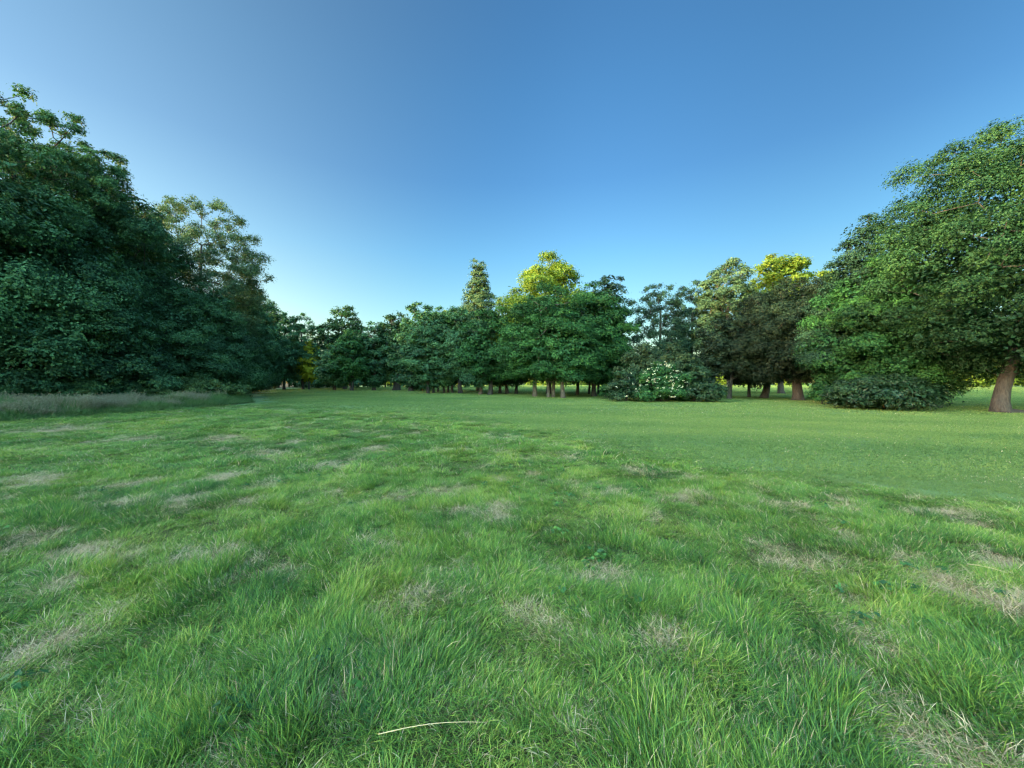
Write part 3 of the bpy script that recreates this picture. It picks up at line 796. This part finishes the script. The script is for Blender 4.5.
T('yew_tree', 'broad round brownish green yew with the thickest trunk of the yew row', 'tree', 798, 37.5, 275, 118, 2.2, 'yew', prof='dome', trunk_r=.46, seed=16,
  nc=130, clump=.20, flat=.70, leaf=.14, dens=1.25, bark=BARK)
T('yew_tree', 'yew on a leaning forked trunk just left of the thickest yew', 'tree', 764, 43.0, 288, 92, 2.0, 'yew', prof='dome', trunk_r=.38, seed=17,
  nc=80, clump=.24, flat=.70, leaf=.25, lean=(.16, 0), dens=1.1, bark=BARK)
T('small_yew', 'small yew on a thin straight trunk, second from the left in the yew row', 'tree', 749, 45.0, 318, 50, 2.2, 'yew', prof='dome', trunk_r=.17, seed=18,
  nc=40, clump=.30, flat=.7, leaf=.26, bark=BARK)
T('small_yew', 'leftmost yew of the row, on a slim slightly tilted trunk', 'tree', 729, 41.0, 318, 66, 2.1, 'yew', prof='dome', trunk_r=.20, seed=19,
  nc=50, clump=.28, flat=.7, leaf=.24, lean=(.10, 0), bark=BARK)
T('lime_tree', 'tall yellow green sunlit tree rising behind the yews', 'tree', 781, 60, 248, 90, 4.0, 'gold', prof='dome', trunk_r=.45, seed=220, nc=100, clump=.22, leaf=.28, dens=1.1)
T('birch_tree', 'slender golden topped birch rising behind the left yews', 'tree', 729, 56, 261, 46, 3.0, 'grey', prof='column', trunk_r=.25, seed=21, nc=80, clump=.32, leaf=.22, droop=.3, dens=.95, lobes=False, bark=BARKG)
T('birch_tree', 'shorter pale birch close beside the golden topped one', 'tree', 710, 58, 282, 34, 3.0, 'grey', prof='column', trunk_r=.2, seed=22, nc=36, clump=.36, leaf=.28, droop=.3, dens=.9, lobes=False, bark=BARKG)
T('poplar_tree', 'thin crowned bluish tree with sky showing through above the flowering shrub', 'tree', 660, 60, 286, 58, 3.0, 'blue', prof='round', trunk_r=.26, seed=23,
  nc=120, clump=.22, leaf=.21, dens=.95, inner=False, lob=.15, flat=.8, twig=.4)
T('poplar_tree', 'thin crowned bluish tree between the flowering shrub and the birches', 'tree', 692, 62, 287, 52, 3.0, 'blue', prof='round', trunk_r=.26, seed=24,
  nc=120, clump=.22, leaf=.21, dens=.95, inner=False, lob=.15, flat=.8, twig=.4)
T('hawthorn_tree', 'rounded dull green tree behind the flowering shrub', 'tree', 657, 38.0, 345, 88, .8, 'copper', prof='dome', trunk_r=.2, seed=25, nc=44, clump=.27, leaf=.22, flat=.55, dens=1.1)
fs = T('flowering_shrub', 'shrub covered in white flower clusters among the dark bushes', 'shrub', 661, 33.8, 361, 52, .1, 'green', prof='mound', trunk_r=.06, seed=26,
  nc=40, clump=.28, flat=.6, leaf=.17, stems=5, flare=1)
def flowers(root, seed, n, rx, h, lo=.15, many=True):
    rng = np.random.default_rng(seed); V_, v_ = [], []
    for i in range(n):
        az = rng.uniform(-math.pi, 0.3); t_ = rng.uniform(lo, 1)
        r_ = math.sqrt(max(1 - (t_ * .97) ** 2, 0)) * rx * rng.uniform(.92, 1.06)
        c = np.array([r_ * math.cos(az), r_ * math.sin(az), t_ * h * rng.uniform(.9, 1.02)])
        nn = np.array([math.cos(az) * .7, math.sin(az) * .7, .8]); k = int(rng.integers(4, 10))
        P = c + rng.normal(0, .065, (k, 3)) * np.array([1, 1, .6])
        V_.append(leaf_quads(P, nn + rng.normal(0, .35, (k, 3)), rng.uniform(.04, .10, k), rng, .9)); v_.append(rng.random(k))
    if many:
        tag(link('flowers', quads_mesh('flowers', np.concatenate(V_), np.concatenate(v_), LM['flower']), root), kind='stuff')
    else:
        for V, v in zip(V_, v_): tag(link('flower_cluster', quads_mesh('flower_cluster', V, v, LM['flower']), root), kind='stuff')
flowers(fs, 5, 95, 2.45, hh(361, 33.8) - .1)
ls = T('dark_shrub', 'dark bush with a few white flowers left of the main flowering shrub', 'shrub', 626, 34.6, 370, 36, .1, 'holly', prof='mound', trunk_r=.05, seed=27, nc=26, clump=.30, leaf=.17, stems=4, flare=1)
flowers(ls, 6, 18, 1.75, hh(370, 34.6) - .1, many=False)
T('dark_shrub', 'plain dark bush filling the gap beside the leftmost flowers', 'shrub', 640, 36.0, 366, 44, .1, 'holly', prof='mound', trunk_r=.06, seed=28, nc=28, clump=.3, leaf=.19, stems=4, flare=1)
T('dark_shrub', 'smooth very dark rounded bush right of the flowering shrub', 'shrub', 694, 34.0, 366, 54, .1, 'holly', prof='mound', trunk_r=.06, seed=29, nc=40, clump=.28, leaf=.16, stems=4, flare=1, dens=1.3)
T('young_laurel', 'little round bush at the foot of the grove, left of the dark bushes', 'shrub', 606, 40, 385, 12, .05, 'green', prof='mound', trunk_r=.02, seed=30, nc=10, clump=.4, leaf=.16, stems=2, flare=1)

# ------------------------------------------------------------------ the grove in the middle
T('beech_tree', 'broad layered green tree on pale forked stems, nearest in the grove', 'tree', 551, 44.0, 287, 108, 2.3, 'green', prof='dome', trunk_r=.26, seed=41,
  nc=150, clump=.20, flat=.5, droop=.16, leaf=.18, dens=1.15, stems=3, bark=BARKG, spray=10)
T('beech_tree', 'green tree on the palest swollen trunk right of the forked stems', 'tree', 566, 42.0, 318, 66, 1.9, 'green', prof='dome', trunk_r=.26, seed=42,
  nc=60, clump=.26, flat=.45, droop=.2, leaf=.21, bark=BARKG, stems=2)
T('beech_tree', 'wide green tree forming the right end of the grove', 'tree', 594, 47.0, 284, 84, 1.9, 'green', prof='dome', trunk_r=.28, seed=43,
  nc=100, clump=.24, flat=.5, droop=.18, leaf=.23, dens=1.15, spray=10)
T('beech_tree', 'green tree on an upright grey trunk left of the forked stems', 'tree', 535, 46.5, 300, 66, 2.4, 'green', prof='dome', trunk_r=.27, seed=44,
  nc=70, clump=.26, flat=.5, droop=.16, leaf=.23, bark=BARKG)
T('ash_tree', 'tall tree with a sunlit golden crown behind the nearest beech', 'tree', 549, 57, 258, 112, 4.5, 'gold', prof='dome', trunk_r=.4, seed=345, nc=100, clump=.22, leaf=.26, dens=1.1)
T('birch_tree', 'wispy grey green birch top behind the right end of the grove', 'tree', 610, 56, 279, 40, 3, 'blue', prof='column', trunk_r=.2, seed=46, nc=70, clump=.3, leaf=.22, droop=.3, dens=.9, lobes=False, twig=.5)
T('ash_tree', 'small tree standing in shade on a dark leaning trunk under the grove', 'tree', 577, 53, 320, 60, 2.6, 'green', prof='dome', trunk_r=.22, seed=47, nc=50, clump=.28, leaf=.28, lean=(.08, 0))
for i, (xp, D, yt, w, tr, lab) in enumerate((
        (589, 57, 312, 46, .16, 'slim trunked tree just right of the leaning dark one'),
        (599, 58, 316, 50, .19, 'slim dark trunked tree nearest the right end of the grove'),
        (516, 58, 305, 56, .24, 'dark trunked tree just left of the upright grey trunk'),
        (507, 59, 308, 52, .26, 'thick dark trunk fourth from the right in the close-set trunks'),
        (500, 60, 310, 54, .24, 'dark trunk at the middle of the close-set trunks'),
        (490, 55, 306, 62, .34, 'stout trunk on the left of the close-set trunks'),
        (480.5, 57, 309, 54, .28, 'lone grey trunk beside the bright gap under the grove'),
        (460.5, 62, 308, 58, .36, 'broad trunk just left of the bright gap under the grove'),
        (452.5, 64, 311, 44, .17, 'thin trunk next to the broad one left of the gap'),
        (448, 66, 312, 40, .17, 'thin dark trunk, third in the thin row left of the gap'),
        (444, 64, 309, 46, .18, 'thin dark trunk in the middle of the thin row'),
        (438, 68, 312, 44, .15, 'thinnest trunk of the row, partly hidden'),
        (433.5, 64, 311, 44, .17, 'thin trunk second from the left end of the grove row'),
        (428, 62, 313, 50, .25, 'leaning trunk at the left end of the grove row'))):
    T('grove_tree', lab, 'tree', xp, D, yt, w, (2.3, 1.7, 2.8, 1.4, 2.0)[i % 5], ('dense', 'forest', 'green')[i % 3], prof='dome', trunk_r=tr, seed=60 + i, nc=60, clump=.27, flat=.6,
      droop=.12, leaf=.24 if D < 60 else .27, dens=.9, lean=(random.Random(i).uniform(-.06, .06), 0), bark=BARKG if xp < 484 and xp > 478 else BARK)
T('spruce_tree', 'tall pale conifer with a pointed sunlit top behind the grove', 'tree', 478, 76, 262, 62, 5, 'conifer', prof='cone2', trunk_r=.35, seed=80, nc=200, clump=.19, flat=.45, droop=.2, leaf=.22, dens=1.2, spray=10, lobes=False, inner=True, twig=.3)
T('grove_tree', 'low rounded tree catching the sun left of the pale conifer', 'tree', 452, 75, 306, 38, 3, 'gold', prof='round', trunk_r=.25, seed=81, nc=36, clump=.3, leaf=.38)
T('ivy_tree', 'dense dark tree reaching almost to the ground left of the grove', 'tree', 411, 79, 325, 44, .8, 'dense', prof='round', trunk_r=.5, seed=82, nc=50, clump=.27, leaf=.38)
T('oak_tree', 'tree with a gold tinged sunlit crown left of the grove on a thick trunk', 'tree', 396.5, 88, 311, 40, 4.0, 'oak', prof='round', trunk_r=.85, seed=83, nc=50, clump=.27, leaf=.42, dens=.8)
T('grove_tree', 'tree filling the skyline between the gold oak and the conifer', 'tree', 422, 83, 303, 44, 3.0, 'forest', prof='round', trunk_r=.35, seed=84, nc=46, clump=.28, leaf=.40)
T('ivy_tree', 'dark green ivy clad tree with a lit tip, right of the mid green pair', 'tree', 374, 86, 324, 34, 1.2, 'dense', prof='column', trunk_r=.45, seed=85, nc=46, clump=.36, leaf=.38)
T('alder_tree', 'mid green billowing tree in front of the far wood, branching from low down', 'tree', 353, 84, 330, 42, 2.0, 'green', prof='round', trunk_r=.3, seed=86, nc=56, clump=.26, leaf=.36, stems=3)
T('alder_tree', 'shorter drooping green tree left of the billowing one', 'tree', 334, 88, 345, 34, 1.4, 'forest', prof='dome', trunk_r=.25, seed=87, nc=40, clump=.28, leaf=.38, stems=2)
T('elm_tree', 'wide tall tree with faintly gold top behind the billowing green tree', 'tree', 345, 104, 308, 58, 4, 'oak', prof='dome', trunk_r=.5, seed=88, nc=64, clump=.25, leaf=.48, dens=.85)
T('field_maple', 'small tree with sunlight painted into its bright yellow leaves seen through the gap in the far wood', 'tree', 309, 98, 343, 22, 2, 'yellow', prof='column', trunk_r=.2, seed=89, nc=26, clump=.4, leaf=.5)
T('elm_tree', 'airy tree with sky between its boughs right of the wood edge', 'tree', 303, 100, 316, 48, 3, 'forest', prof='round', trunk_r=.35, seed=90, nc=90, clump=.17, leaf=.36, dens=.8, inner=False, flat=.9)
T('elm_tree', 'airy tree with sky between its boughs nearest the wood edge', 'tree', 284, 96, 311, 44, 3, 'forest', prof='round', trunk_r=.35, seed=91, nc=90, clump=.18, leaf=.36, dens=.85, inner=False, flat=.9)
T('elm_tree', 'dark shaded tree low behind the gap in the far wood', 'tree', 318, 122, 350, 50, 1, 'dense', prof='dome', trunk_r=.4, seed=92, nc=40, clump=.3, leaf=.5)

# ------------------------------------------------------------------ the wood on the left
for i, (xp, D, yt, w, zl, mat, prof, kw, name, lab) in enumerate((
        (262, 92, 304, 56, .6, 'dense', 'round', {}, 'elm_tree', 'dark tree closing the far end of the wood edge'),
        (250, 74, 288, 60, .6, 'dense', 'round', {}, 'elm_tree', 'dark tree third from the far end of the wood edge'),
        (238, 60, 286, 64, .5, 'forest', 'dome', {}, 'elm_tree', 'dark tree whose boughs hide the foot of the tall airy ash'),
        (201, 47, 202, 118, 4.5, 'grey', 'round', dict(dens=1.0, inner=False, lob=.10, clump=.14, nc=270, leaf=.18, flat=.9, lobes=False, twig=.5), 'ash_tree', 'tall airy ash with a sunlit pale gold top standing above the wood edge'),
        (200, 41, 285, 100, .5, 'forest', 'dome', dict(droop=.15), 'hazel_tree', 'drooping green tree in front of the tall airy ash'),
        (132, 37, 196, 110, 1.5, 'dense', 'dome', dict(dens=1.1), 'holm_oak', 'dense smooth topped dark tree left of the airy ash'),
        (92, 31, 150, 150, 1.5, 'dense', 'dome', dict(dens=1.1, nc=110, clump=.23), 'holm_oak', 'tallest dense dark tree on the wood edge'),
        (165, 33, 295, 90, .3, 'forest', 'dome', dict(droop=.2, flat=.45), 'hazel_tree', 'low spreading tree behind the right half of the bank'),
        (62, 28, 122, 120, 5, 'forest', 'round', dict(dens=1.1, inner=False, lob=.2, clump=.18, leaf=.145, nc=190, flat=.9), 'sycamore_tree', 'sycamore with a thin open top above the left end of the wood'),
        (12, 25, 93, 130, 4, 'forest', 'round', dict(dens=1.1, inner=False, lob=.2, clump=.18, leaf=.14, nc=190, flat=.9), 'sycamore_tree', 'highest sycamore at the left edge with a thin open top'),
        (25, 24.5, 190, 190, .8, 'dense', 'dome', dict(dens=1.0, nc=110, clump=.23, leaf=.145), 'holm_oak', 'dark tree below the highest sycamore at the left edge'),
        (96, 25.5, 268, 120, .3, 'forest', 'dome', dict(droop=.25, flat=.40, nc=80, leaf=.145), 'hazel_tree', 'low tree with layered boughs behind the middle of the bank'),
        (20, 22.5, 262, 130, .3, 'forest', 'dome', dict(droop=.25, flat=.40, nc=80, leaf=.14), 'hazel_tree', 'low tree with layered boughs at the left edge behind the bank'),
        (-70, 21, 90, 260, .6, 'forest', 'dome', dict(nc=110, leaf=.17, dens=.8), 'sycamore_tree', 'big sycamore just beyond the left edge'))):
    k = dict(nc=100, clump=.26, flat=.7, trunk_r=.3, seed=100 + i, leaf=max(.15, .0044 * D)); k.update(kw)
    T(name, lab, 'tree', xp, D, yt, w, zl, mat, prof=prof, **k)
T('dead_sapling', 'bare pale branched sapling in front of the wood at the left', 'sapling', 24, 21.6, 350, 44, .5, 'forest', prof='dome', trunk_r=.045, seed=130, nc=12, clump=.3, leaf=.12, dens=.06, inner=False, bark=BARKG, stems=2, flare=1, thin=.012)
T('bramble_bush', 'sprawling bramble mound at the far end of the grassy bank', 'shrub', 212, 29.6, 383, 60, .05, 'bramble', prof='mound', trunk_r=.03, seed=131, nc=46, clump=.2, flat=.5, leaf=.13, ry=3.0, stems=5, flare=1)
T('bramble_bush', 'higher bramble thicket behind the right part of the bank', 'shrub', 184, 31.5, 371, 70, .05, 'bramble', prof='mound', trunk_r=.03, seed=132, nc=46, clump=.22, flat=.5, leaf=.13, ry=2.0, stems=5, flare=1)
T('elder_bush', 'scrubby bush at the wood foot behind the middle of the bank', 'shrub', 100, 24.5, 366, 60, .1, 'forest', prof='mound', trunk_r=.04, seed=136, nc=40, clump=.22, flat=.6, leaf=.12, stems=4, flare=1)
T('elder_bush', 'scrubby bush at the wood foot near the left edge', 'shrub', 4, 20.5, 368, 60, .1, 'forest', prof='mound', trunk_r=.04, seed=137, nc=40, clump=.22, flat=.6, leaf=.11, stems=4, flare=1)
T('nettle_bed', 'patch of leafy nettles behind the middle of the bank', 'plants', 128, 26.0, 382, 80, .05, 'bramble', prof='mound', trunk_r=.02, seed=133, nc=50, clump=.16, flat=1.0, leaf=.11, ry=1.2, stems=6, flare=1, lob=.3)
T('nettle_bed', 'patch of leafy nettles behind the left end of the bank', 'plants', 45, 22.0, 384, 90, .05, 'bramble', prof='mound', trunk_r=.02, seed=134, nc=50, clump=.16, flat=1.0, leaf=.11, ry=1.2, stems=6, flare=1, lob=.3)

# ------------------------------------------------------------------ woods that read as one mass
def wood(name, label, spots, mat, leaf_k=1.0, seed=3):
    rng = np.random.default_rng(seed); V_, v_ = [], []
    mb = MB()
    for (x, y, h, r_, z0) in spots:
        nc = 26
        CL = sample_clumps(rng, nc, r_ * .8, r_ * .8, z0 + .5, h - r_ * .2, 'dome', inner=.2)
        leaf = max(.42, .0065 * math.hypot(x, y)) * leaf_k
        area = 2 * math.pi * r_ * (h - z0) + math.pi * r_ * r_
        V, v = foliage(rng, CL, np.full(nc, r_ * .36) * rng.uniform(.8, 1.2, nc), np.array([0, 0, h * .5]), leaf, int(1.35 * area / (leaf * leaf * .3)), spray=7)
        V[:, 2] = np.maximum(V[:, 2], .05)
        zg = gz(x, y)
        V_.append(V + np.array([x, y, zg])); v_.append(np.clip(v + rng.normal(0, .08), 0, 1))
        mb.tube(np.array([[x, y, zg - .2], [x, y, zg + h * .25], [x + .3, y, zg + h * .6]]), [.32, .26, .12], sides=7)
    tm = mb.mesh('t', [BARK])
    nf = len(tm.polygons); fv = np.empty(len(tm.loops), np.int32); tm.loops.foreach_get('vertex_index', fv)
    fn = np.empty(nf, np.int32); tm.polygons.foreach_get('loop_total', fn)
    tv = np.empty(len(tm.vertices) * 3, np.float32); tm.vertices.foreach_get('co', tv)
    V = np.concatenate(V_); v = np.concatenate(v_); n = len(V) // 4
    me = mesh_from(name, np.concatenate([V, tv.reshape(-1, 3)]), np.concatenate([np.arange(n * 4), fv + n * 4]), np.concatenate([np.full(n, 4), fn]),
                   [LM[mat], BARK], np.concatenate([np.zeros(n, int), np.ones(nf, int)]), {'v': ('FACE', np.concatenate([v, np.zeros(nf)]))})
    bpy.data.meshes.remove(tm)
    tag(link(name, me), label, 'wood', kind='stuff')
rr = np.random.default_rng(77)
sp = []
for y in np.arange(-75, 125, 7.5):        # the depth of the wood along its whole edge
    xe = np.interp(y, [-80, 14, 30, 60, 100, 130], [-31, -33, -36, -50, -74, -95])
    for k in range(3):
        sp.append((xe - 3 - k * 7.5 + rr.uniform(-1.5, 1.5), y + rr.uniform(-2, 2), (12.2, 13.8, 15.2)[k] * rr.uniform(.92, 1.05), 5.2, 1.0 if k == 0 else 3))
wood('woodland', 'depths of the dark wood behind the left edge trees', sp, 'dense', seed=4)
sp = []
for x in np.arange(-110, 400, 15.0):
    sp.append((x + rr.uniform(-3, 3), 275 + rr.uniform(-10, 25), rr.uniform(9, 14), 9, .4))
for x in np.arange(165, 330, 17.0):
    sp.append((x, 150 + (x - 165) * -.25 + rr.uniform(-14, 14), rr.uniform(9, 13), 6.5, 1.0))
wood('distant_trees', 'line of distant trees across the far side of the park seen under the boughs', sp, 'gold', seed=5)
sp = []
for x in np.arange(-120, -20, 9.0):
    sp.append((x + rr.uniform(-2, 2), 138 + rr.uniform(-5, 5), rr.uniform(15, 19), 7, .6))
wood('far_wood', 'dark far wood closing the view at the left beyond the lawn', sp, 'forest', seed=6)
